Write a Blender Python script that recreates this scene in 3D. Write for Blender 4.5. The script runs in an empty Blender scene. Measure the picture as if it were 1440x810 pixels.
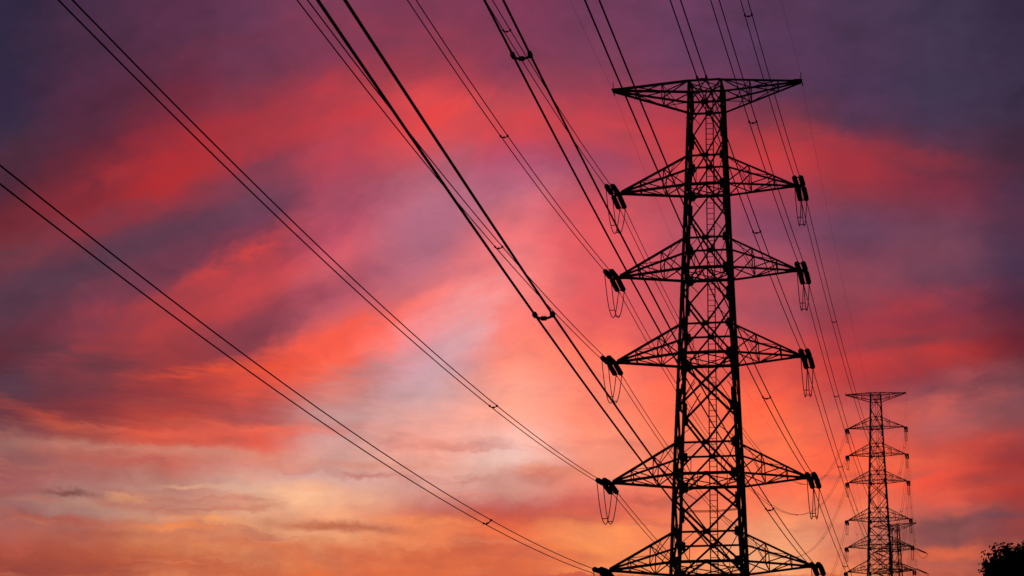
import bpy, bmesh, math, random
from mathutils import Vector, Matrix
R = math.radians
SC = bpy.context.scene
COL = SC.collection

# ------------------------------------------------------------------ camera
PITCH, ROLL, FPX = 0.3086, 0.01523, 4000.0
cam_d = bpy.data.cameras.new('camera')
cam = bpy.data.objects.new('camera', cam_d); COL.objects.link(cam)
cam_d.sensor_width = 36.0
cam_d.lens = 36.0 * FPX / 1440.0
cam_d.clip_start = 0.1; cam_d.clip_end = 30000
cam.matrix_world = (Matrix.Rotation(math.pi/2 + PITCH, 4, 'X') @ Matrix.Rotation(ROLL, 4, 'Z'))
SC.camera = cam
SC.view_settings.view_transform = 'Standard'
SC.view_settings.look = 'None'
SC.view_settings.exposure = 0.0
SC.view_settings.gamma = 1.0

SUN_AZ, SUN_EL = -3.0, 1.5          # degrees; azimuth from +Y towards +X

# ------------------------------------------------------------------ sky
def lin(c):
    c = c/255.0
    return c/12.92 if c <= 0.04045 else ((c+0.055)/1.055)**2.4
# dusk cloud colours, one list per azimuth (degrees), from high to low elevation
AZ = [-10.69, -8.93, -7.17, -5.39, -3.60, -1.80, 0.0, 1.80, 3.60, 5.39, 7.17, 8.94, 10.71]
EL0 = [17.24, 17.35, 17.45, 17.53, 17.60, 17.65, 17.68, 17.70, 17.70, 17.69, 17.66, 17.61, 17.55]
#SKYTABLE
SKY = [
 [(48,40,66),(50,42,66),(52,40,66),(58,44,66),(76,44,60),(80,42,58),(112,45,56),(118,56,66),(92,57,74),(92,54,70),(98,45,58),(88,58,72),(112,60,68),(146,92,92),(160,92,92),(160,104,100),(178,84,74),(168,78,68),(150,74,66)],
 [(72,46,70),(80,46,68),(86,44,66),(84,42,62),(110,44,58),(110,44,58),(150,50,58),(96,58,74),(110,60,76),(125,60,76),(145,62,70),(112,58,68),(140,62,64),(170,90,84),(170,112,106),(165,120,112),(190,98,76),(186,94,70),(158,76,62)],
 [(92,50,76),(94,48,70),(118,46,64),(140,48,62),(168,52,60),(170,54,60),(105,58,76),(110,58,76),(125,60,76),(175,66,70),(160,64,68),(160,62,64),(185,74,66),(210,88,74),(190,130,116),(205,145,122),(222,142,98),(202,108,72),(188,90,64)],
 [(104,58,86),(110,56,80),(130,58,76),(165,60,70),(160,60,74),(120,66,86),(120,62,84),(160,66,80),(200,74,78),(150,66,78),(146,66,76),(220,84,70),(180,86,84),(222,104,90),(215,165,150),(225,160,130),(232,172,126),(220,122,78),(220,110,70)],
 [(128,62,88),(135,60,82),(165,64,78),(200,68,76),(185,72,88),(165,78,100),(175,80,102),(205,95,108),(182,88,104),(215,100,104),(255,105,86),(225,120,108),(195,145,142),(215,160,152),(222,170,158),(240,165,132),(250,182,132),(224,126,82),(230,118,70)],
 [(128,60,86),(150,64,82),(200,72,80),(225,80,82),(190,92,108),(182,106,126),(178,108,130),(184,108,126),(205,115,124),(250,140,140),(215,150,160),(205,160,165),(230,165,155),(245,165,148),(228,165,152),(205,115,100),(255,150,98),(216,112,76),(222,106,70)],
 [(128,60,88),(135,62,86),(175,72,86),(210,76,84),(180,84,110),(190,105,125),(225,112,120),(240,120,122),(250,130,125),(255,130,120),(255,140,120),(255,160,140),(255,170,150),(235,185,175),(225,175,160),(200,95,85),(255,130,86),(206,100,74),(214,98,70)],
 [(112,60,90),(130,64,88),(165,66,84),(195,72,82),(165,74,98),(195,84,98),(220,90,98),(230,96,100),(225,95,100),(235,100,98),(255,120,100),(255,130,108),(255,140,115),(250,150,125),(240,140,118),(215,100,84),(255,150,95),(250,140,90),(210,100,78)],
 [(104,60,92),(112,62,92),(140,64,86),(185,66,78),(200,72,78),(190,76,88),(185,84,98),(190,84,98),(200,86,94),(205,90,95),(225,95,92),(250,110,90),(255,120,92),(255,130,98),(255,125,95),(245,125,92),(245,130,90),(250,150,100),(225,105,75)],
 [(88,56,84),(92,56,86),(104,56,80),(150,60,72),(195,66,72),(160,68,86),(140,72,98),(165,80,98),(175,80,92),(170,80,92),(215,84,80),(225,88,78),(255,105,78),(255,120,85),(255,115,85),(250,130,95),(240,155,115),(245,165,120),(225,120,85)],
 [(76,56,82),(76,54,82),(80,54,82),(102,54,76),(160,55,66),(142,58,72),(110,66,90),(125,66,86),(145,70,84),(150,62,76),(195,66,68),(180,66,70),(185,84,86),(250,100,76),(255,110,80),(245,125,95),(220,125,100),(235,130,90),(215,115,80)],
 [(64,54,78),(66,54,78),(68,55,80),(78,53,77),(104,52,71),(125,52,70),(115,64,84),(120,68,86),(115,64,84),(140,56,70),(185,62,62),(125,62,74),(175,92,94),(205,88,76),(235,88,72),(200,95,84),(150,82,78),(205,105,80),(190,100,80)],
 [(52,42,64),(54,44,66),(54,44,66),(62,44,64),(72,44,64),(78,48,70),(84,50,72),(76,52,76),(72,46,68),(96,42,58),(108,44,54),(110,66,76),(140,76,80),(150,60,62),(172,62,58),(165,64,60),(126,70,70),(145,78,70),(105,58,54)],
]
# single cloud streaks: (azimuth, elevation, tilt deg, half length deg, half width deg, colour, opacity)
STREAKS = [
 (-9.81, 18.79, 20, 1.31, 0.234, (122, 46, 56), 0.6),
 (-8.18, 19.67, 22, 1.39, 0.292, (170, 54, 60), 0.65),
 (-6.25, 20.63, 24, 1.31, 0.292, (170, 52, 60), 0.6),
 (-3.72, 21.66, 14, 1.61, 0.321, (188, 64, 72), 0.5),
 (-1.64, 21.43, -4, 1.61, 0.292, (230, 84, 84), 0.6),
 (-7.73, 18.56, 20, 1.75, 0.219, (100, 60, 78), 0.45),
 (-5.5, 19.88, 25, 1.31, 0.219, (116, 62, 82), 0.5),
 (-3.72, 20.52, 25, 1.02, 0.204, (152, 74, 96), 0.4),
 (-10.41, 18.04, 10, 1.31, 0.204, (90, 60, 78), 0.45),
 (-5.8, 18.12, 33, 1.31, 0.234, (222, 76, 70), 0.7),
 (-4.01, 19.08, 35, 1.02, 0.204, (205, 88, 104), 0.4),
 (-7.88, 17.02, 12, 1.31, 0.204, (168, 66, 70), 0.5),
 (-4.68, 17.23, 28, 1.17, 0.204, (138, 64, 78), 0.55),
 (-7.14, 16.17, 12, 1.31, 0.175, (146, 60, 66), 0.5),
 (-3.57, 16.67, 21, 1.68, 0.263, (255, 98, 76), 0.85),
 (-1.93, 17.36, 25, 0.88, 0.175, (255, 128, 120), 0.5),
 (-6.1, 15.83, 6, 1.68, 0.131, (242, 90, 62), 0.75),
 (-2.68, 16.1, 22, 1.31, 0.175, (186, 136, 140), 0.55),
 (-9.37, 16.04, -8, 1.61, 0.263, (86, 57, 68), 0.6),
 (-7.43, 15.19, 0, 1.75, 0.204, (138, 60, 66), 0.6),
 (-9.52, 14.7, -16, 1.24, 0.131, (182, 78, 66), 0.65),
 (-7.14, 14.54, -2, 1.75, 0.102, (222, 98, 80), 0.75),
 (-5.06, 14.69, 4, 1.61, 0.102, (240, 108, 86), 0.7),
 (-6.99, 14.19, 0, 3.94, 0.161, (204, 146, 126), 0.55),
 (-9.81, 13.63, 0, 1.31, 0.131, (165, 90, 88), 0.4),
 (-0.3, 18.75, 40, 1.31, 0.365, (245, 125, 125), 0.4),
 (-0.97, 16.81, 55, 1.39, 0.555, (216, 172, 176), 0.55),
 (6.69, 20.66, -14, 0.88, 0.175, (186, 62, 68), 0.5),
 (8.62, 20.23, -8, 1.31, 0.146, (150, 54, 62), 0.5),
 (8.33, 17.27, 8, 1.61, 0.263, (190, 64, 66), 0.45),
 (8.48, 16.6, 6, 1.75, 0.146, (122, 62, 72), 0.6),
 (9.67, 15.77, 3, 1.02, 0.234, (178, 88, 90), 0.5),
 (8.18, 15.13, 4, 1.31, 0.204, (240, 100, 78), 0.45),
 (9.22, 12.93, 8, 1.61, 0.219, (126, 76, 78), 0.85),
 (10.11, 13.76, 4, 1.02, 0.131, (158, 68, 66), 0.6),
 (8.18, 14.13, 3, 1.02, 0.146, (240, 112, 84), 0.5),
 (9.07, 12.33, 2, 1.61, 0.175, (226, 106, 76), 0.75),
 (9.96, 14.51, 8, 1.02, 0.204, (205, 72, 62), 0.5),
 (0.74, 13.94, 6, 1.02, 0.219, (192, 90, 82), 0.65),
 (-3.57, 12.79, 0, 1.61, 0.117, (200, 116, 88), 0.6),
 (-0.59, 12.43, 3, 1.17, 0.175, (184, 86, 72), 0.6),
 (-2.68, 12.1, 0, 1.75, 0.102, (205, 100, 70), 0.5),
 (-8.48, 12.52, 1, 1.9, 0.117, (176, 84, 68), 0.5),
 (-6.84, 12.71, 0, 1.02, 0.073, (242, 142, 88), 0.6),
 (-1.78, 12.97, -3, 1.31, 0.102, (255, 152, 95), 0.55),
 (-4.31, 13.28, 2, 1.61, 0.219, (250, 190, 145), 0.55),
 (2.83, 13.48, 2, 0.41, 0.088, (200, 92, 78), 0.6),
 (-9.25, 13.23, 0, 0.61, 0.066, (112, 66, 64), 0.85),
 (-8.03, 13.23, 2, 0.38, 0.073, (245, 180, 125), 0.75),
 (-6.84, 13.48, 1, 0.32, 0.051, (240, 180, 140), 0.6),
 (-6.25, 13.57, 2, 0.26, 0.044, (235, 175, 140), 0.5),
 (-9.22, 11.84, 0, 2.34, 0.146, (152, 74, 64), 0.5),
 (-5.5, 12.39, -2, 1.31, 0.117, (232, 130, 84), 0.5),
 (-5.8, 11.87, 0, 2.19, 0.131, (206, 100, 70), 0.5),
 (5.8, 12.76, 0, 1.02, 0.584, (244, 165, 120), 0.5),
 (5.35, 14.91, 0, 1.75, 0.876, (255, 118, 84), 0.4),
 (9.52, 12.7, 8, 1.31, 0.131, (120, 76, 80), 0.5),
 (2.08, 12.85, -2, 1.31, 0.204, (255, 158, 100), 0.5),
 (1.19, 12.2, 2, 0.88, 0.117, (225, 112, 80), 0.5),
 (8.18, 13.49, 4, 1.61, 0.117, (232, 104, 76), 0.5),
 (10.41, 13.04, 6, 0.73, 0.102, (112, 72, 84), 0.6),
 (9.22, 11.88, 0, 1.61, 0.088, (176, 82, 72), 0.5),
 (7.14, 12.45, 4, 0.88, 0.146, (232, 128, 92), 0.4),
 (-9.22, 12.72, 0, 1.75, 0.102, (176, 80, 66), 0.6),
 (-6.39, 12.87, -2, 0.66, 0.088, (250, 155, 95), 0.7),
 (-8.48, 13.05, 0, 2.04, 0.102, (188, 134, 112), 0.5),
 (-3.27, 14.04, 0, 2.04, 0.088, (216, 136, 112), 0.55),
 (-4.46, 13.5, 3, 1.17, 0.204, (252, 192, 148), 0.5),
 (-3.27, 12.8, -3, 1.17, 0.102, (188, 106, 80), 0.7),
 (-1.78, 12.01, 2, 2.04, 0.117, (226, 110, 70), 0.6),
 (-0.89, 12.53, 4, 1.02, 0.146, (186, 84, 70), 0.6),
 (-9.81, 11.73, 0, 1.75, 0.175, (146, 68, 60), 0.6),
 (10.11, 21.64, 0, 1.75, 0.876, (70, 54, 80), 0.4),
 (6.39, 22.6, 0, 2.34, 0.876, (82, 56, 84), 0.35),
 (-9.52, 21.95, 0, 1.75, 1.022, (60, 42, 66), 0.3),
 (-9.67, 11.95, 0, 3.07, 0.38, (158, 76, 64), 0.7),
 (-2.97, 12.27, 0, 4.38, 0.35, (208, 100, 70), 0.75),
 (-6.25, 12.0, 0, 1.75, 0.204, (196, 96, 70), 0.5),
 (-6.99, 12.66, 0, 0.88, 0.073, (242, 142, 88), 0.6),
 (-3.57, 12.79, -3, 1.31, 0.102, (190, 106, 80), 0.6),
 (-8.48, 18.8, 18, 2.04, 0.19, (104, 58, 75), 0.5),
 (-8.18, 20.82, 20, 2.04, 0.234, (92, 46, 64), 0.45),
 (-5.8, 21.29, 10, 1.31, 0.204, (128, 54, 70), 0.4),
 (9.22, 15.39, 3, 1.46, 0.131, (220, 100, 88), 0.4),
 (-2.38, 22.84, -6, 2.34, 0.234, (150, 62, 80), 0.4),
 (-5.8, 22.43, 14, 1.75, 0.204, (124, 54, 72), 0.4),
]
#ENDSKY
world = bpy.data.worlds.new('World'); SC.world = world
world.use_nodes = True
nt = world.node_tree; nt.nodes.clear()
N = nt.nodes.new
def val(x, sock):
    if isinstance(x, (int, float)): sock.default_value = x
    else: nt.links.new(x, sock)
def mth(op, a, b=0.0, c=None, clamp=False):
    n = N('ShaderNodeMath'); n.operation = op; n.use_clamp = clamp
    val(a, n.inputs[0]); val(b, n.inputs[1])
    if c is not None: val(c, n.inputs[2])
    return n.outputs[0]
def mixc(f, a, b, mode='MIX'):
    n = N('ShaderNodeMix'); n.data_type = 'RGBA'; n.blend_type = mode
    val(f, n.inputs[0])
    for x, k in ((a, 6), (b, 7)):
        if isinstance(x, tuple): n.inputs[k].default_value = x
        else: nt.links.new(x, n.inputs[k])
    return n.outputs[2]
tc = N('ShaderNodeTexCoord')
sep = N('ShaderNodeSeparateXYZ'); nt.links.new(tc.outputs['Generated'], sep.inputs[0])
dx, dy, dz = sep.outputs
az = mth('MULTIPLY', mth('ARCTAN2', dx, dy), 180/math.pi)
el_r = mth('ARCSINE', dz)
el0 = mth('MULTIPLY', el_r, 180/math.pi)
az0 = mth('MULTIPLY', mth('MULTIPLY', az, mth('COSINE', el_r)), 1/0.9527)
def comb(x, y, z=0.0):
    n = N('ShaderNodeCombineXYZ'); val(x, n.inputs[0]); val(y, n.inputs[1]); val(z, n.inputs[2]); return n.outputs[0]
def noise(vec, scale, detail=4.0, rough=0.55, dist=0.0, lac=2.0):
    n = N('ShaderNodeTexNoise'); n.noise_dimensions = '3D'
    nt.links.new(vec, n.inputs['Vector']); n.inputs['Scale'].default_value = scale
    n.inputs['Detail'].default_value = detail; n.inputs['Roughness'].default_value = rough
    n.inputs['Distortion'].default_value = dist; n.inputs['Lacunarity'].default_value = lac
    return n
# wind-drawn cloud space: streaks climb towards the right on the left of the glow and level out towards the horizon
def smooth(x, f0, f1, t0, t1):
    n = N('ShaderNodeMapRange'); n.interpolation_type = 'SMOOTHSTEP'; val(x, n.inputs['Value'])
    for k, v in zip(('From Min', 'From Max', 'To Min', 'To Max'), (f0, f1, t0, t1)): n.inputs[k].default_value = v
    return n.outputs[0]
tilt = mth('MULTIPLY', smooth(el0, 14.5, 16.4, 0.0, 1.0), smooth(az0, -2.5, 3.0, 0.40, -0.06))
along = mth('ADD', az0, mth('MULTIPLY', tilt, el0))
across = mth('SUBTRACT', el0, mth('MULTIPLY', tilt, az0))
streak_vec = comb(mth('MULTIPLY', along, 0.30), across, 0.0)
n1 = noise(comb(az0, mth('MULTIPLY', el0, 1.6), 3.1), 0.42, 3.0, 0.5)
n2 = noise(comb(mth('MULTIPLY', along, 0.45), across, 7.7), 1.5, 7.0, 0.62, 0.35)
s1 = N('ShaderNodeSeparateColor'); nt.links.new(n1.outputs['Color'], s1.inputs[0])
s2 = N('ShaderNodeSeparateColor'); nt.links.new(n2.outputs['Color'], s2.inputs[0])
W1A, W1E, W2A, W2E = 0.40, 0.22, 0.75, 0.40
def off(src, amp): return mth('MULTIPLY', mth('SUBTRACT', src, 0.5), amp)
azw = mth('ADD', az0, mth('ADD', off(s1.outputs[0], W1A), off(s2.outputs[0], W2A)))
elw = mth('ADD', el0, mth('ADD', off(s1.outputs[1], W1E), off(s2.outputs[1], W2E)))
n6 = noise(comb(mth('MULTIPLY', along, 0.8), mth('MULTIPLY', across, 1.25), 52.0), 2.1, 7.0, 0.64, 0.3)
s6 = N('ShaderNodeSeparateColor'); nt.links.new(n6.outputs['Color'], s6.inputs[0])
azw = mth('ADD', azw, off(s6.outputs[0], 0.55))
elw = mth('ADD', elw, off(s6.outputs[1], 0.34))
DEGPX = 11.56/810
col = None
for i, cols in enumerate(SKY):
    e_top, e_bot = EL0[i] + 405*DEGPX, EL0[i] - 405*DEGPX
    mr = N('ShaderNodeMapRange')
    nt.links.new(mth('SUBTRACT', elw, mth('MULTIPLY', tilt, mth('SUBTRACT', azw, AZ[i]))), mr.inputs['Value'])
    mr.inputs['From Min'].default_value = e_top; mr.inputs['From Max'].default_value = e_bot
    rp = N('ShaderNodeValToRGB'); nt.links.new(mr.outputs[0], rp.inputs[0])
    cr = rp.color_ramp; cr.interpolation = 'CARDINAL'
    for k, c in enumerate(cols):
        pos = k/(len(cols)-1)
        e = cr.elements[k] if k < 2 else cr.elements.new(pos)
        if k == 1: e.position = 1.0
        e.color = (1, 1, 1, 1)
    for k in range(len(cols)): cr.elements[k].position = cr.elements[k].position
    els = sorted(cr.elements, key=lambda e: e.position)
    for k, e in enumerate(els): e.color = (*[lin(v) for v in cols[k]], 1)
    if col is None: col = rp.outputs[0]
    else:
        w = N('ShaderNodeMapRange'); w.interpolation_type = 'SMOOTHSTEP'
        nt.links.new(azw, w.inputs['Value'])
        w.inputs['From Min'].default_value = AZ[i-1]; w.inputs['From Max'].default_value = AZ[i]
        col = mixc(w.outputs[0], col, rp.outputs[0])
nbk = noise(comb(mth('MULTIPLY', along, 0.7), across, 33.0), 1.6, 6.0, 0.6, 0.4)
brk = smooth(nbk.outputs[0], 0.30, 0.62, 0.35, 1.0)
brk_low = smooth(nbk.outputs[0], 0.30, 0.60, 0.75, 1.0)
for (a, e, t, hl, hw, c, op) in STREAKS:
    ct, st = math.cos(R(t)), math.sin(R(t))
    da, de = mth('SUBTRACT', azw, a), mth('SUBTRACT', elw, e)
    p = mth('MULTIPLY', mth('ADD', mth('MULTIPLY', da, ct), mth('MULTIPLY', de, st)), 1/hl)
    q = mth('MULTIPLY', mth('SUBTRACT', mth('MULTIPLY', de, ct), mth('MULTIPLY', da, st)), 1/hw)
    g = mth('EXPONENT', mth('MULTIPLY', mth('ADD', mth('MULTIPLY', p, p), mth('MULTIPLY', q, q)), -1.0))
    col = mixc(mth('MULTIPLY', mth('MULTIPLY', g, min(0.95, op*1.12)), brk if e > 14.8 else brk_low), col, (*[lin(v) for v in c], 1))
# thin level bands low in the sky
nb = noise(comb(mth('MULTIPLY', azw, 0.16), mth('MULTIPLY', elw, 1.5), 40.0), 1.35, 4.0, 0.55, 0.25)
low = smooth(el0, 15.6, 13.8, 0.0, 1.0)
col = mixc(mth('MULTIPLY', low, smooth(nb.outputs[0], 0.52, 0.74, 0.0, 0.62)), col, (*[lin(v) for v in (184, 92, 82)], 1))
col = mixc(mth('MULTIPLY', low, mth('MULTIPLY', smooth(az0, 1.0, 5.0, 1.0, 0.0), smooth(nb.outputs[0], 0.46, 0.28, 0.0, 0.28))), col, (*[lin(v) for v in (250, 158, 112)], 1))
# fine fibres in the cloud sheet
n3 = noise(streak_vec, 1.7, 6.0, 0.6, 0.6)
n4 = noise(comb(mth('MULTIPLY', along, 0.5), across, 21.0), 0.8, 5.0, 0.6, 0.4)
n5 = noise(comb(azw, mth('MULTIPLY', elw, 1.3), 60.0), 1.1, 6.0, 0.62, 0.5)
fib = mth('ADD', mth('ADD', off(n3.outputs[0], 0.32), off(n4.outputs[0], 0.26)), off(n5.outputs[0], 0.50))
hsv = N('ShaderNodeHueSaturation'); nt.links.new(col, hsv.inputs['Color'])
nt.links.new(mth('ADD', mth('MULTIPLY', fib, 1.0), 1.0), hsv.inputs['Value'])
nt.links.new(mth('ADD', mth('MULTIPLY', fib, 0.12), 1.015), hsv.inputs['Saturation'])
nt.links.new(mth('ADD', mth('MULTIPLY', fib, 0.012), 0.5), hsv.inputs['Hue'])
# away from the sunset the dome falls to the dim blue of dusk
cosang = mth('ADD', mth('MULTIPLY', dy, 0.953), mth('MULTIPLY', dz, 0.303))
fall = N('ShaderNodeMapRange'); fall.interpolation_type = 'SMOOTHSTEP'
nt.links.new(cosang, fall.inputs['Value']); fall.inputs['From Min'].default_value = 0.25; fall.inputs['From Max'].default_value = 0.96
nish = N('ShaderNodeTexSky'); nish.sky_type = 'NISHITA'; nish.sun_disc = False
nish.sun_elevation = R(SUN_EL); nish.sun_rotation = R(SUN_AZ); nish.dust_density = 3.0
dome = mixc(1.0, (0.010, 0.009, 0.020, 1), mixc(1.0, nish.outputs[0], (0.02, 0.02, 0.02, 1), 'MULTIPLY'), 'ADD')
full = mixc(fall.outputs[0], dome, hsv.outputs['Color'])
bg = N('ShaderNodeBackground'); nt.links.new(full, bg.inputs[0]); bg.inputs[1].default_value = 1.0
wo = N('ShaderNodeOutputWorld'); nt.links.new(bg.outputs[0], wo.inputs[0])

# ------------------------------------------------------------------ sun, low behind the pylons
sd = bpy.data.lights.new('sun', 'SUN'); sd.energy = 0.35; sd.angle = R(0.8); sd.color = (1.0, 0.55, 0.32)
sun = bpy.data.objects.new('sun', sd); COL.objects.link(sun)
sv = Vector((math.sin(R(SUN_AZ))*math.cos(R(SUN_EL)), math.cos(R(SUN_AZ))*math.cos(R(SUN_EL)), math.sin(R(SUN_EL))))
sun.rotation_euler = sv.to_track_quat('Z', 'Y').to_euler()
sun.location = sv*500

# ------------------------------------------------------------------ materials
def mat(name, c, rough=0.6, metal=0.0, var=0.35, scale=6.0, bump=0.0, c2=None):
    m = bpy.data.materials.new(name); m.use_nodes = True
    t = m.node_tree; b = t.nodes['Principled BSDF']
    b.inputs['Roughness'].default_value = rough; b.inputs['Metallic'].default_value = metal
    tcn = t.nodes.new('ShaderNodeTexCoord'); nz = t.nodes.new('ShaderNodeTexNoise')
    nz.inputs['Scale'].default_value = scale; nz.inputs['Detail'].default_value = 5
    t.links.new(tcn.outputs['Object'], nz.inputs['Vector'])
    rp = t.nodes.new('ShaderNodeValToRGB'); t.links.new(nz.outputs[0], rp.inputs[0])
    d = c2 or tuple(v*(1-var) for v in c)
    rp.color_ramp.elements[0].position = 0.35; rp.color_ramp.elements[1].position = 0.68
    rp.color_ramp.elements[0].color = (*d, 1); rp.color_ramp.elements[1].color = (*c, 1)
    t.links.new(rp.outputs[0], b.inputs['Base Color'])
    if bump:
        bp = t.nodes.new('ShaderNodeBump'); bp.inputs['Strength'].default_value = bump
        t.links.new(nz.outputs[0], bp.inputs['Height']); t.links.new(bp.outputs[0], b.inputs['Normal'])
    return m
M_STEEL = mat('dark_painted_steel', (0.055, 0.05, 0.048), 0.75, 0.0, 0.4, 3.0, 0.1, (0.04, 0.026, 0.02))
M_WIRE = mat('weathered_conductor', (0.05, 0.047, 0.045), 0.7, 0.0, 0.3, 9.0)
M_PORC = mat('brown_glazed_porcelain', (0.045, 0.024, 0.016), 0.55, 0.0, 0.3, 12.0)
M_CONC = mat('concrete', (0.32, 0.31, 0.29), 0.9, 0.0, 0.3, 4.0, 0.3)
M_LEAF = mat('dark_green_leaves', (0.05, 0.075, 0.025), 0.7, 0.0, 0.55, 1.3)
M_BARK = mat('bark', (0.10, 0.075, 0.055), 0.95, 0.0, 0.5, 5.0, 0.6)
M_SOIL = mat('hill_grass_and_soil', (0.07, 0.075, 0.03), 0.95, 0.0, 0.6, 0.05, 0.3, (0.06, 0.045, 0.03))

# ------------------------------------------------------------------ helpers
def obj(name, bm, m, parent=None, loc=None, smooth=False):
    me = bpy.data.meshes.new(name)
    bmesh.ops.recalc_face_normals(bm, faces=bm.faces[:])
    bm.to_mesh(me); bm.free()
    if smooth:
        for p in me.polygons: p.use_smooth = True
    me.materials.append(m)
    o = bpy.data.objects.new(name, me); COL.objects.link(o)
    if parent: o.parent = parent
    if loc: o.location = loc
    return o
def empty(name, loc, rz, label, cat, group=None):
    o = bpy.data.objects.new(name, None); COL.objects.link(o)
    o.location = loc; o.rotation_euler = (0, 0, rz); o.empty_display_size = 1.0
    o['label'] = label; o['category'] = cat
    if group: o['group'] = group
    return o
def copy_tree(o, parent=None):
    c = o.copy(); COL.objects.link(c); c.parent = parent
    for ch in list(o.children): copy_tree(ch, c)
    return c
def frame(a, b, up):
    z = (b-a).normalized()
    x = up - z*up.dot(z)
    if x.length < 1e-4:
        up = Vector((1, 0.3, 0.1)); x = up - z*up.dot(z)
    x.normalize(); return x, z.cross(x), z
def prism(bm, a, b, prof, up):
    """a bar with cross-section PROF (points across, up) from a to b"""
    a, b = Vector(a), Vector(b); x, y, z = frame(a, b, Vector(up))
    va = [bm.verts.new(a + y*p[0] + x*p[1]) for p in prof]
    vb = [bm.verts.new(b + y*p[0] + x*p[1]) for p in prof]
    n = len(prof)
    for i in range(n): bm.faces.new((va[i], va[(i+1) % n], vb[(i+1) % n], vb[i]))
    bm.faces.new(va[::-1]); bm.faces.new(vb)
def angle(bm, a, b, w, up=(0, 0, 1)):
    """rolled steel angle: two flanges of width w"""
    t = max(w*0.16, 0.012); h = w/2
    prism(bm, a, b, [(-h, -h), (h, -h), (h, -h+t), (-h+t, -h+t), (-h+t, h), (-h, h)], up)
def rect(bm, a, b, w, h, up=(0, 0, 1)):
    prism(bm, a, b, [(-w/2, -h/2), (w/2, -h/2), (w/2, h/2), (-w/2, h/2)], up)
def tube(bm, pts, r, seg=6):
    rings = []
    for i, p in enumerate(pts):
        a, b = Vector(pts[max(i-1, 0)]), Vector(pts[min(i+1, len(pts)-1)])
        x, y, z = frame(a, b, Vector((0, 0, 1)) if abs((b-a).normalized().z) < 0.95 else Vector((0, 1, 0)))
        rings.append([bm.verts.new(Vector(p) + r*(math.cos(k*2*math.pi/seg)*x + math.sin(k*2*math.pi/seg)*y)) for k in range(seg)])
    for A, B in zip(rings, rings[1:]):
        for k in range(seg): bm.faces.new((A[k], A[(k+1) % seg], B[(k+1) % seg], B[k]))
    bm.faces.new(rings[0][::-1]); bm.faces.new(rings[-1])
def lathe(bm, a, b, prof, seg=12):
    """PROF: (fraction along a-b, radius)"""
    a, b = Vector(a), Vector(b); x, y, z = frame(a, b, Vector((0, 0, 1)))
    rings = []
    for f, r in prof:
        c = a.lerp(b, f)
        rings.append([bm.verts.new(c + r*(math.cos(k*2*math.pi/seg)*x + math.sin(k*2*math.pi/seg)*y)) for k in range(seg)])
    for A, B in zip(rings, rings[1:]):
        for k in range(seg): bm.faces.new((A[k], A[(k+1) % seg], B[(k+1) % seg], B[k]))
    bm.faces.new(rings[0][::-1]); bm.faces.new(rings[-1])
def plate(bm, c, u, v, su, sv, t=0.02):
    """gusset plate centred on c spanning su along u and sv along v, corners cut"""
    c, u, v = Vector(c), Vector(u).normalized(), Vector(v).normalized(); n = u.cross(v).normalized()
    k = 0.28
    out = [(-1+k, -1), (1-k, -1), (1, -1+k), (1, 1-k), (1-k, 1), (-1+k, 1), (-1, 1-k), (-1, -1+k)]
    A = [bm.verts.new(c + u*p*su/2 + v*q*sv/2 + n*t/2) for p, q in out]
    B = [bm.verts.new(c + u*p*su/2 + v*q*sv/2 - n*t/2) for p, q in out]
    for i in range(8): bm.faces.new((A[i], A[(i+1) % 8], B[(i+1) % 8], B[i]))
    bm.faces.new(A); bm.faces.new(B[::-1])

# ------------------------------------------------------------------ terrain
BASE = 6.0                                   # height of the tall pylon's footing over the camera's eye
P1 = Vector((14.47, 200.0, 0)); A1 = 0.178
P2 = Vector((86.94, 652.6, 102.95)); A2 = 0.194
P3 = Vector((123.6, 890.0, 126.1)); A3 = 0.45
def sstep(a, b, x):
    t = min(1, max(0, (x-a)/(b-a))); return t*t*(3-2*t)
PROF = [(-6000, -60), (-400, -22), (-60, -3), (0, -1.7), (80, 0), (160, 3.5), (200, BASE), (300, 21), (450, 60), (560, 90), (652, BASE+102.95), (760, 124), (890, BASE+126.1), (1100, 134), (1600, 110), (3000, 20), (9000, -80)]
def ground(x, y):
    for (y0, z0), (y1, z1) in zip(PROF, PROF[1:]):
        if y <= y1 or y1 == 9000:
            z = z0 + (z1-z0)*min(1, max(0, (y-y0)/(y1-y0))); break
    ridge = 0.05*y if y > 0 else 0
    cx = 14.47 + (y-200)*0.16
    d = abs(x-cx)
    z -= sstep(60, 900, d)*max(0, z)*0.75
    away = min([math.hypot(x-p.x, y-p.y) for p in (P1, P2, P3)] + [math.hypot(x, y)])
    k = sstep(8, 60, away)
    z += k*(1.6*math.sin(x*0.021+1.3)*math.cos(y*0.017) + 0.7*math.sin(x*0.063+y*0.05) + 0.35*math.sin(y*0.11-x*0.08))
    return z
bm = bmesh.new()
def axis(core, far):
    s = [i*core for i in range(-26, 27)]
    x = s[-1]; st = core
    pos = []
    while x < far: st *= 1.35; x += st; pos.append(x)
    return [-p for p in reversed(pos)] + s + pos
xs = [14+v for v in axis(14, 9000)]
ys = [440+v for v in axis(20, 9000)]
grid = [[bm.verts.new((x, y, ground(x, y))) for x in xs] for y in ys]
for j in range(len(ys)-1):
    for i in range(len(xs)-1):
        bm.faces.new((grid[j][i], grid[j][i+1], grid[j+1][i+1], grid[j+1][i]))
terrain = obj('terrain', bm, M_SOIL, smooth=True); terrain['kind'] = 'structure'

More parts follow.
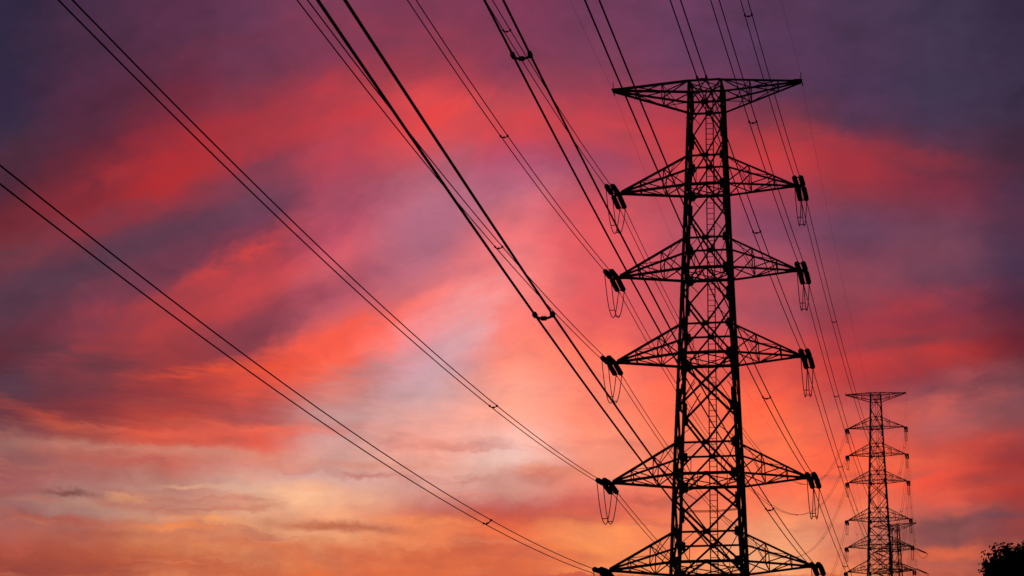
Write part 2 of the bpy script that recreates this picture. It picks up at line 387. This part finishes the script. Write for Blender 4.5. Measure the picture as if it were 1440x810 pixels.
# ------------------------------------------------------------------ lattice pylon
ZL = [80.04, 71.69, 65.09, 58.51, 49.41, 42.93, 37.04]       # arm tips and flat chords, from the top
ZU = [78.26, 73.96, 67.44, 60.75, 51.72, 45.10, 39.20]       # where the sloping chords meet the body
LW = [7.15, 6.92, 6.99, 7.16, 7.46, 7.66, 7.95]              # where the cables hang
HWP = [(80.04, 1.17), (78.26, 1.20), (73.96, 1.33), (67.44, 1.54), (60.75, 1.79), (51.72, 2.13), (45.10, 2.34), (37.04, 2.62), (24.0, 3.35), (6.0, 4.6)]
def hw(z):
    for (za, a), (zb, b) in zip(HWP, HWP[1:]):
        if z >= zb: return a + (b-a)*(za-z)/(za-zb)
    return HWP[-1][1]
def B(z): return z-BASE
def corner(sx, sy, z): return Vector((sx*hw(z), sy*hw(z), B(z)))
FACES = [(Vector((1, 0, 0)), Vector((0, -1, 0))), (Vector((1, 0, 0)), Vector((0, 1, 0))),
         (Vector((0, 1, 0)), Vector((-1, 0, 0))), (Vector((0, 1, 0)), Vector((1, 0, 0)))]
def fpt(F, s, z):
    """point on body face F: s in -1..1 across, height z"""
    u, n = F; h = hw(z); return u*s*h + n*h + Vector((0, 0, B(z)))
def make_pylon():
    root = empty('lattice_pylon', (P1.x, P1.y, BASE), -A1,
                 'tallest black lattice steel pylon with seven crossarms filling the frame height', 'pylon', 'lattice pylons climbing the hill')
    # four legs
    for sx in (-1, 1):
        for sy in (-1, 1):
            bm = bmesh.new()
            zs = [p[0] for p in HWP]
            for za, zb in zip(zs, zs[1:]):
                w = 0.23 + 0.12*(1-(za-6)/74)
                t = w*0.2; h = w/2
                prof = [(-h, -h), (h, -h), (h, -h+t), (-h+t, -h+t), (-h+t, h), (-h, h)]
                a, b = corner(sx, sy, za), corner(sx, sy, zb)
                b = b + (b-a).normalized()*-0.003
                prism(bm, a, b, prof, (-sx, -sy, 0) if sx*sy > 0 else (-sx, sy*0.999, 0.0))
            for zsp in (76.0, 70.4, 63.0, 55.2, 47.4, 41.0, 31.0, 20.0):     # bolted splices
                w = 0.23 + 0.12*(1-(zsp-6)/74)
                rect(bm, corner(sx, sy, zsp+0.55), corner(sx, sy, zsp-0.55), w+0.05, w+0.05, (1, 0, 0))
            if sx < 0 and sy < 0:                                             # step bolts
                z = 10.0
                while z < 79:
                    c = corner(sx, sy, z); d = Vector((-0.17, 0, 0)) if int(z/0.45) % 2 else Vector((0, -0.17, 0))
                    rect(bm, c+d*0.4, c+d*1.5, 0.02, 0.02); z += 0.45
            obj('leg', bm, M_STEEL, root)
            bm = bmesh.new()
            c = corner(sx, sy, BASE)
            lathe(bm, c+Vector((0, 0, -1.2)), c+Vector((0, 0, 0.25)), [(0, 0.75), (0.7, 0.7), (0.72, 0.42), (1, 0.38)], 14)
            obj('footing', bm, M_CONC, root)
    # bracing of the four body faces
    for F in FACES:
        u, n = F
        bm = bmesh.new()
        def bar(s0, z0, s1, z1, w, inset=0.0):
            angle(bm, fpt(F, s0, z0)-n*inset, fpt(F, s1, z1)-n*inset, w, n)
        def node(s, z, su, sv): plate(bm, fpt(F, s, z)+n*0.02, u, (0, 0, 1), su, sv, 0.025)
        # head
        for z in (ZL[0], ZU[0]): bar(-1, z, 1, z, 0.14)
        for s in (-1, 1):
            bar(0, ZU[0], s, ZL[0], 0.10); bar(0, ZL[0], s*0.98, ZU[0]+0.05, 0.08, 0.1)
            bar(s*0.5, (ZU[0]+ZL[0])/2, s*0.98, (ZU[0]+ZL[0])/2, 0.05, 0.03)
        node(0, ZU[0], 0.5, 0.42)
        prev = ZU[0]
        for k in range(1, 7):
            zu, zl = ZU[k], ZL[k]
            h = prev-zu; wd = 0.105 + 0.010*k
            if k == 4:                                   # tall panel: a full X, then a V to the middle
                zm = prev-h*0.60
                for s in (-1, 1):
                    bar(s, prev-0.1, -s, zm, wd+0.03, 0.03 if s > 0 else 0.10)
                    bar(s, zm, 0, zu, wd+0.02, 0.02)
                    bar(s, zm, s*0.42, prev-h*0.30, 0.06, 0.05)
                    bar(s, prev-h*0.33, s*0.62, prev-h*0.17, 0.05, 0.05)
                    bar(s*0.45, zu+0.0+h*0.18, s*0.98, zu+h*0.05, 0.05, 0.06)
                    node(s*0.96, zm, 0.42, 0.75)
            else:
                zm = prev-h*0.45
                for s in (-1, 1):
                    bar(0, prev, s, zm, wd, 0.02); bar(s, zm, 0, zu, wd+0.01, 0.03)
                    bar(s*0.5, (prev+zm)/2, s*0.99, prev-h*0.05, 0.05, 0.06)
                    bar(s*0.5, (zu+zm)/2, s*0.99, zu+h*0.06, 0.05, 0.06)
                    node(s*0.97, zm, 0.30, 0.65)
            bar(-1, zu, 1, zu, 0.13); bar(-1, zl, 1, zl, 0.20)
            for s in (-1, 1):
                bar(0, zu, s, zl, wd, 0.03); bar(s*0.98, zu-0.1, s*0.5, zl, 0.06, 0.08)
                bar(s*0.5, (zu+zl)/2, s*0.5, zl, 0.05, 0.05)
                node(s*0.95, zu, 0.42, 0.66); node(s*0.93, zl, 0.52, 0.72)
            node(0, zu, 0.52, 0.40); node(0, zl, 0.44, 0.28)
            prev = zl
        # lower body down to the footings
        zb = [37.04, 31.5, 24.0, 15.5, 6.2]
        for za, zz in zip(zb, zb[1:]):
            zm = (za+zz)/2
            for s in (-1, 1):
                bar(s, za, 0, zz if zz > 7 else 9.0, 0.15, 0.03); bar(s, zm, s*0.5, zm, 0.07, 0.05)
                bar(s, zz, s*0.5, zm, 0.07, 0.07)
            if zz > 7: bar(-1, zz, 1, zz, 0.13); node(0, zz, 0.6, 0.5)
        bar(-0.99, 9.0, 0.99, 9.0, 0.12)
        obj('face_bracing', bm, M_STEEL, root)
    # plan frames across the body
    for z in ZL + [24.0]:
        bm = bmesh.new(); h = hw(z)-0.1; zz = B(z)-0.09
        m = [Vector((0, -h, zz)), Vector((h, 0, zz)), Vector((0, h, zz)), Vector((-h, 0, zz))]
        for i in range(4): angle(bm, m[i], m[(i+1) % 4], 0.08)
        angle(bm, (-h, -h, zz-0.1), (h, h, zz-0.1), 0.08); angle(bm, (-h, h, zz-0.2), (h, -h, zz-0.2), 0.08)
        obj('plan_frame', bm, M_STEEL, root)
    # crossarms
    for k in range(7):
        for s in (-1, 1):
            bm = bmesh.new()
            zf, zs = ZL[k], ZU[k]
            lt = LW[k]-(0.45 if k else 0.05)
            tip = Vector((s*lt, 0, B(zf)))
            ts = tip + Vector((0, 0, -0.10 if k == 0 else 0.10))
            def pt(z, sy, f): 
                a = corner(s, sy, z); b = (tip if z == zf else ts) + Vector((0, sy*0.06, 0))
                return a.lerp(b, f)
            fr = [0.0, 0.36, 0.71]
            for sy in (-1, 1):
                angle(bm, pt(zf, sy, 0), pt(zf, sy, 1), 0.17, (0, 0, 1))
                angle(bm, pt(zs, sy, 0), pt(zs, sy, 1), 0.15, (0, 0, 1))
                for f in fr[1:]:
                    rect(bm, pt(zf, sy, f), pt(zs, sy, f), 0.075, 0.075, (0, 1, 0))
                rect(bm, pt(zs, sy, fr[1]), pt(zf, sy, 0.02), 0.08, 0.07, (0, 1, 0))
                rect(bm, pt(zf, sy, fr[1]), pt(zs, sy, fr[2]), 0.07, 0.06, (0, 1, 0))
                rect(bm, pt(zs, sy, 0.18), pt(zf, sy, 0.36), 0.045, 0.045, (0, 1, 0))
            for z in (zf, zs):
                for f in fr[1:]: rect(bm, pt(z, -1, f), pt(z, 1, f), 0.06, 0.05)
            for i, (f0, f1) in enumerate(((0.02, 0.36), (0.36, 0.71), (0.71, 0.9))):
                rect(bm, pt(zf, 1 if i % 2 else -1, f0), pt(zf, -1 if i % 2 else 1, f1), 0.075, 0.06)
            rect(bm, pt(zs, -1, 0.02), pt(zs, 1, 0.36), 0.05, 0.045)
            rect(bm, pt(zs, 1, 0.36), pt(zs, -1, 0.71), 0.05, 0.045)
            plate(bm, tip+Vector((-s*0.25, 0.0, 0)), (1, 0, 0), (0, 0, 1), 0.7, 0.28, 0.16)
            arm = obj('crossarm', bm, M_STEEL, root)
            bm = bmesh.new()
            if k:
                plate(bm, tip+Vector((s*0.22, 0, -0.03)), (1, 0, 0), (0, 1, 0), 0.62, 0.42, 0.10)
                rect(bm, tip+Vector((s*0.45, -0.34, -0.05)), tip+Vector((s*0.45, 0.34, -0.05)), 0.10, 0.10)
                obj('hanger_plate', bm, M_STEEL, arm)
            else:
                rect(bm, tip+Vector((0, 0, -0.25)), tip+Vector((s*0.02, -0.1, 0.62)), 0.05, 0.05, (0, 1, 0))
                rect(bm, tip+Vector((s*0.06, -0.55, -0.1)), tip+Vector((s*0.06, 0.0, -0.02)), 0.07, 0.07)
                rect(bm, tip+Vector((s*0.06, 0.0, -0.02)), tip+Vector((s*0.06, 1.1, 0.02)), 0.07, 0.07)
                obj('earth_wire_clamp', bm, M_STEEL, arm)
    # climbing ladder inside the far face
    bm = bmesh.new()
    def lp(x, z): return Vector((x+0.10, hw(z)-0.28, B(z)))
    zs = [p[0] for p in HWP if p[0] > 7] + [9.0]
    zs = [79.8] + [z for z in zs if z < 79.5]
    for x in (-0.27, 0.27):
        for za, zb in zip(zs, zs[1:]): rect(bm, lp(x, za), lp(x, zb+0.003), 0.075, 0.075, (0, 1, 0))
    z = 9.3
    while z < 79.6:
        rect(bm, lp(-0.235, z), lp(0.235, z), 0.04, 0.04); z += 0.42
    obj('ladder', bm, M_STEEL, root)
    return root
pylon = make_pylon()
pylon2 = copy_tree(pylon); pylon2.location = (P2.x, P2.y, BASE+P2.z); pylon2.rotation_euler = (0, 0, -A2)
pylon2['label'] = 'smaller complete pylon further up the line, standing between the tall pylon and the tree'
pylon3 = copy_tree(pylon); pylon3.location = (P3.x, P3.y, BASE+P3.z); pylon3.rotation_euler = (0, 0, -A3)
pylon3['label'] = 'smallest pylon, mostly hidden behind the smaller complete pylon with one arm showing'

# ------------------------------------------------------------------ insulators
STR_L = 4.1
def make_assembly(name, loc, rz, din, dout, label, group, drop):
    """two tension strings each way from the arm tip, with the twin jumper loop below"""
    root = empty(name, loc, rz, label, 'insulator', group)
    ends = {}
    for d in (din, dout):
        d = Vector(d).normalized()
        sx = Vector((d.y, -d.x, 0)).normalized()*(1 if d.y > 0 else -1)
        if sx.x < 0: sx = -sx
        bm = bmesh.new()
        rect(bm, d*0.02, d*0.42, 0.09, 0.05, (0, 0, 1))
        rect(bm, d*0.42-sx*0.30, d*0.42+sx*0.30, 0.05, 0.20, d)
        obj('yoke_plate', bm, M_STEEL, root)
        bm = bmesh.new()
        e = d*(STR_L-0.30)
        rect(bm, e-sx*0.30, e+sx*0.30, 0.05, 0.20, d)
        obj('yoke_plate', bm, M_STEEL, root)
        for s in (-1, 1):
            bm = bmesh.new()
            a, b = d*0.46 + sx*s*0.235, d*(STR_L-0.34) + sx*s*0.235
            n = 15; prof = [(0, 0.03)]
            for i in range(n):
                f0 = 0.05 + 0.90*i/n; st = 0.90/n
                prof += [(f0, 0.05), (f0+st*0.18, 0.075), (f0+st*0.45, 0.195), (f0+st*0.62, 0.197), (f0+st*0.70, 0.11), (f0+st*0.95, 0.055)]
            prof += [(1, 0.03)]
            lathe(bm, a, b, prof, 12)
            obj('insulator_string', bm, M_PORC, root, smooth=True)
        ends[d.y > 0] = (e, sx, d)
        # compression clamps that grip the two cables
        for s in (-1, 1):
            bm = bmesh.new(); c = e + sx*s*0.2
            rect(bm, c+d*0.03, c+d*0.75, 0.07, 0.07)
            obj('cable_clamp', bm, M_STEEL, root)
    (ea, sa, da), (eb, sb, db) = ends[False], ends[True]
    a, b = ea+da*0.5, eb+db*0.5
    loops = []
    for s in (-1, 1):
        bm = bmesh.new(); pts = []
        for i in range(25):
            t = i/24; p = (a+sa*s*0.2).lerp(b+sb*s*0.2, t)
            sag = 1-abs(2*t-1)**2.3
            pts.append(p + Vector((0.02*math.sin(6*t+s), 0, -drop*sag)))
        tube(bm, pts, 0.032, 6); obj('jumper_cable', bm, M_WIRE, root)
        loops.append(pts)
    for i in (8, 17):
        bm = bmesh.new(); rect(bm, loops[0][i], loops[1][i], 0.05, 0.05); obj('jumper_spacer', bm, M_STEEL, root)
    return root
def at(P, A, x, y, z):
    c, s = math.cos(A), math.sin(A)
    return Vector((P.x + c*x + s*y, P.y - s*x + c*y, P.z + z))
ORD = ['top', 'second', 'third', 'fourth', 'fifth', 'sixth', 'lowest']
SIDE1 = {-1: 'away from the smaller pylons', 1: 'towards the smaller pylons'}
SIDE2 = {-1: 'towards the tall pylon', 1: 'away from the tall pylon'}
def assemblies(P, A, az, din, dout, text, side, drop, ks):
    proto = None
    for k in ks:
        for s in (-1, 1):
            loc = at(P, A, s*LW[k], 0, ZL[k]-0.05)
            lab = text.format(o=ORD[k], s=side[s])
            if proto is None:
                proto = make_assembly('insulator_assembly', loc, -az, din, dout, lab, 'insulators on the pylon crossarms', drop); o = proto
            else:
                o = copy_tree(proto); o.location = loc; o['label'] = lab
    return proto
assemblies(P1, A1, 0.157, (0, -1, -0.172), (0.008, 1, 0.064), 'dark insulators with hanging loops, tall pylon, {o} crossarm tip {s}', SIDE1, 2.75, range(1, 7))
assemblies(P2, A2, 0.1588, (0, -1, -0.40), (0, 1, -0.05), 'small insulators on the smaller complete pylon, {o} crossarm tip {s}', SIDE2, 2.6, range(1, 7))
assemblies(P3, A3, 0.153, (0, -1, -0.24), (math.sin(1.05), math.cos(1.05), -0.30), 'tiny insulators on the mostly hidden smallest pylon, {o} crossarm tip {s}', SIDE2, 2.2, range(1, 4))

# ------------------------------------------------------------------ cables
def curve_pts(P, b, sgn, s, c, S0, S1, n, bow=0.0, span=450.0):
    h = Vector((math.sin(b), math.cos(b), 0))*sgn
    lat = Vector((math.cos(b), -math.sin(b), 0))
    out = []
    for i in range(n+1):
        S = S0 + (S1-S0)*i/n
        out.append(P + h*S + lat*(bow*S*(1-S/span)) + Vector((0, 0, s*S + c*S*S)))
    return out, lat
def spacer_mesh(c, lat, d):
    """bowed twin-cable spacer with a clamp on each cable"""
    bm = bmesh.new(); dn = Vector((0, 0, -1)) - d*(-d.z); dn.normalize()
    pts = [c + lat*x + dn*y for x, y in ((-0.20, 0.0), (-0.15, 0.06), (-0.07, 0.085), (0.07, 0.085), (0.15, 0.06), (0.20, 0.0))]
    tube(bm, pts, 0.032, 6)
    for s in (-1, 1): 
        q = c + lat*s*0.20
        rect(bm, q-d*0.16, q+d*0.16, 0.085, 0.085)
    rect(bm, c+dn*0.085-lat*0.06, c+dn*0.085+lat*0.06, 0.09, 0.09, dn)
    return bm
def bundle(P, b, sgn, s, c, S1, label, group, spacers, bow=0.0, span=450.0, n=80, roll=0.0, wire_r=0.027):
    pts, lat = curve_pts(P, b, sgn, s, c, STR_L-0.1, S1, n, bow, span)
    off2 = lat*0.2 + Vector((0, 0, roll))
    o = empty('twin_cable', pts[0], 0, label, 'power line', group)
    for k in (-1, 1):
        bm = bmesh.new(); tube(bm, [p + off2*k - pts[0] for p in pts], wire_r, 6)
        obj('conductor', bm, M_WIRE, o)
    for S in spacers:
        (p0, p1), _ = curve_pts(P, b, sgn, s, c, S, S+0.5, 1, bow, span)
        bm = spacer_mesh(Vector((0, 0, 0)), off2*5, (p1-p0).normalized())
        obj('spacer', bm, M_STEEL, o, p0-pts[0])
    return o
C01 = {(-1, 5): (-7.725, 42.66, -0.17068, 0.000323, 0.15768), (-1, 4): (-7.537, 49.24, -0.17147, 0.0003127, 0.15714),
       (-1, 3): (-7.277, 58.36, -0.17392, 0.0003198, 0.15596), (-1, 2): (-7.025, 65.03, -0.17776, 0.0003567, 0.157),
       (-1, 1): (-6.969, 71.60, -0.18238, 0.0003928, 0.157), (1, 6): (7.95, 37.03, -0.1665, 0.000258, 0.1556),
       (1, 5): (7.498, 42.79, -0.16322, 0.00025, 0.15571), (1, 4): (7.404, 49.385, -0.17229, 0.0002704, 0.15546),
       (1, 3): (7.142, 58.506, -0.16851, 0.0002583, 0.15736), (1, 2): (7.048, 65.124, -0.17428, 0.0003048, 0.15832),
       (1, 1): (6.883, 71.70, -0.1803, 0.0003618, 0.15852)}
for (sd_, k), (x, z, s, c, b) in C01.items():
    sp = [51.0 if k > 3 else 52.0, 139.2 if k == 6 else 140.0, 230.0] + ([86.0] if (sd_, k) == (1, 3) else [])
    bundle(at(P1, A1, x, 0, z), b, -1, s, c, 450.0,
           'twin cables overhead, ending at tall pylon, {} crossarm tip {}'.format(ORD[k], SIDE1[sd_]),
           'twin cables sweeping overhead to the tall pylon', sp, roll=0.09 if (sd_, k) == (-1, 5) else 0.0)
S12 = {(1, 1): 0.0712, (1, 2): 0.0615, (1, 3): 0.0633, (1, 4): 0.064, (-1, 1): 0.070, (-1, 2): 0.084, (-1, 3): 0.082, (-1, 4): 0.0748}
BOW = {(-1, 1): 0.005, (-1, 2): 0.0, (-1, 3): 0.0}
for k in range(1, 7):
    for sd_ in (-1, 1):
        a, e = at(P1, A1, sd_*LW[k], 0, ZL[k]-0.02), at(P2, A2, sd_*LW[k], 0, ZL[k]-0.05)
        d = e-a; L = math.hypot(d.x, d.y); b = math.atan2(d.x, d.y)
        s = S12.get((sd_, k), 0.0625); c = (d.z/L - s)/L
        bundle(a, b, 1, s, c, L-STR_L+0.1, 'twin cables from tall to smaller pylon, {} crossarms, side {}'.format(ORD[k], SIDE1[sd_].replace('towards the smaller pylons', 'towards the tree').replace('away from the smaller pylons', 'away from tree')),
               'twin cables between the tall and the smaller pylon', [48.5, 150.0, 240.0, 330.0, 410.0], BOW.get((sd_, k), 0.0075), L)
for k in range(1, 4):
    for sd_ in (-1, 1):
        a, e = at(P2, A2, sd_*LW[k], 0, ZL[k]-0.05), at(P3, A3, sd_*LW[k], 0, ZL[k]-0.05)
        d = e-a; L = math.hypot(d.x, d.y); b = math.atan2(d.x, d.y)
        s = d.z/L - 0.00042*L
        bundle(a, b, 1, s, 0.00042, L-STR_L+0.1, 'faint twin cables strung behind the smaller pylon, {} crossarms, side {}'.format(ORD[k], SIDE2[sd_]),
               'twin cables behind the smaller pylon', [60.0, 120.0, 180.0], 0.004, L, 40, wire_r=0.018)
def earth_wire(P, b, sgn, s, c, S1, label, bow=0.0, span=450.0):
    pts, lat = curve_pts(P, b, sgn, s, c, 0.3, S1, 80, bow, span)
    bm = bmesh.new(); tube(bm, [p-pts[0] for p in pts], 0.007, 5)
    o = obj('earth_wire', bm, M_WIRE, None, pts[0]); o['label'] = label; o['category'] = 'wire'; o['group'] = 'single earth wires'
for sd_, (x, z, s, c, b) in {1: (7.22, 80.05, -0.15235, 0.00031, 0.166), -1: (-7.15, 80.04, -0.129, 0.00033, 0.159)}.items():
    earth_wire(at(P1, A1, x, 0, z), b, -1, s, c, 450.0, 'hair-thin single wire overhead, top crossarm of tall pylon, tip ' + SIDE1[sd_])
for sd_ in (-1, 1):
    a, e = at(P1, A1, sd_*LW[0], 0, ZL[0]), at(P2, A2, sd_*LW[0], 0, ZL[0])
    d = e-a; L = math.hypot(d.x, d.y); s = 0.0375; c = (d.z/L-s)/L
    earth_wire(a, math.atan2(d.x, d.y), 1, s, c, L-0.3, 'hair-thin single wire from tall pylon top arm to smaller pylon, tip ' + SIDE1[sd_].replace('the smaller pylons', 'tree'), 0.008, L)
    a, e = e, at(P3, A3, sd_*LW[0], 0, ZL[0])
    d = e-a; L = math.hypot(d.x, d.y); s = d.z/L-0.0003*L
    earth_wire(a, math.atan2(d.x, d.y), 1, s, 0.0003, L-0.3, 'hair-thin single wire behind smaller pylon, top arm tip ' + SIDE2[sd_])
# level wires inside the body
for i, (z, y) in enumerate(((47.55, 1.2), (47.35, 0.6), (47.15, 0.0))):
    a, b = at(P1, A1, -2.1, y, z), at(P1, A1, 2.15, y, z+0.05)
    bm = bmesh.new(); tube(bm, [a.lerp(b, t/12) + Vector((0, 0, -0.12*(1-(2*t/12-1)**2))) - a for t in range(13)], 0.018, 5)
    o = obj('cross_wire', bm, M_WIRE, None, a); o['category'] = 'wire'; o['group'] = 'thin wires stretched level inside the tall pylon'
    o['label'] = ['uppermost', 'middle', 'lowest'][i] + ' of three thin level wires stretched inside the tall pylon under its fifth crossarm'

# ------------------------------------------------------------------ tree on the slope
def make_tree(x, y, top, label):
    random.seed(7)
    gz = ground(x, y)
    root = empty('broadleaf_tree', (x, y, gz), 0, label, 'tree')
    H = top-gz
    bm = bmesh.new()
    def limb(a, b, r0, r1):
        a, b = Vector(a), Vector(b); n = 7; pts = []
        ox, oy = random.uniform(-.3, .3), random.uniform(-.3, .3)
        rings = []
        for i in range(n+1):
            t = i/n; p = a.lerp(b, t) + Vector((ox, oy, 0))*math.sin(math.pi*t)*(b-a).length*0.12
            r = r0+(r1-r0)*t
            ax, ay, azz = frame(a, b, Vector((0.2, 1, 0.1)))
            rings.append([bm.verts.new(p + r*(math.cos(k*math.pi/4)*ax + math.sin(k*math.pi/4)*ay)) for k in range(8)])
        for A, B_ in zip(rings, rings[1:]):
            for k in range(8): bm.faces.new((A[k], A[(k+1) % 8], B_[(k+1) % 8], B_[k]))
        bm.faces.new(rings[0][::-1]); bm.faces.new(rings[-1])
    limb((0, 0, -0.4), (0.2, 0.1, H*0.45), 0.38, 0.24)
    lobes = []
    for i in range(130):
        th = random.uniform(0, 2*math.pi); ph = math.asin(random.uniform(-0.55, 1.0))
        rr = random.uniform(0.60, 0.97)
        c = Vector((math.cos(th)*math.cos(ph)*4.6*rr, math.sin(th)*math.cos(ph)*4.6*rr, H-3.9 + math.sin(ph)*3.3*rr))
        lobes.append((c, random.uniform(0.42, 0.85)))
    for c, r in lobes[:14]: limb((0.2, 0.1, H*0.45), c, 0.13, 0.03)
    obj('trunk', bm, M_BARK, root, smooth=True)
    bm = bmesh.new()
    for c, r in lobes:
        for i in range(620):
            d = Vector((random.gauss(0, 1), random.gauss(0, 1), random.gauss(0, 1))).normalized()
            p = c + d*r*(random.random()**0.30)*random.uniform(0.92, 1.02)
            n = (d + Vector((random.uniform(-1, 1), random.uniform(-1, 1), random.uniform(-.4, 1.2)))*0.8).normalized()
            u = n.orthogonal().normalized(); v = n.cross(u); a = random.uniform(0, 6.28)
            u, v = u*math.cos(a)+v*math.sin(a), v*math.cos(a)-u*math.sin(a)
            l = random.uniform(0.045, 0.085) if (p-c).length > r*0.72 else random.uniform(0.14, 0.22); w = l*0.55
            vs = [bm.verts.new(p + u*q*l + v*e*w + n*g) for q, e, g in ((-1, 0, 0), (-0.1, -1, 0.02), (1, 0, -0.03), (-0.1, 1, 0.02))]
            bm.faces.new(vs)
    me_o = obj('crown', bm, M_LEAF, root)
    return root
TREE_D = 80.0
make_tree(16.40, TREE_D, 18.62, 'dark leafy tree crown rising at the lower corner of the view')
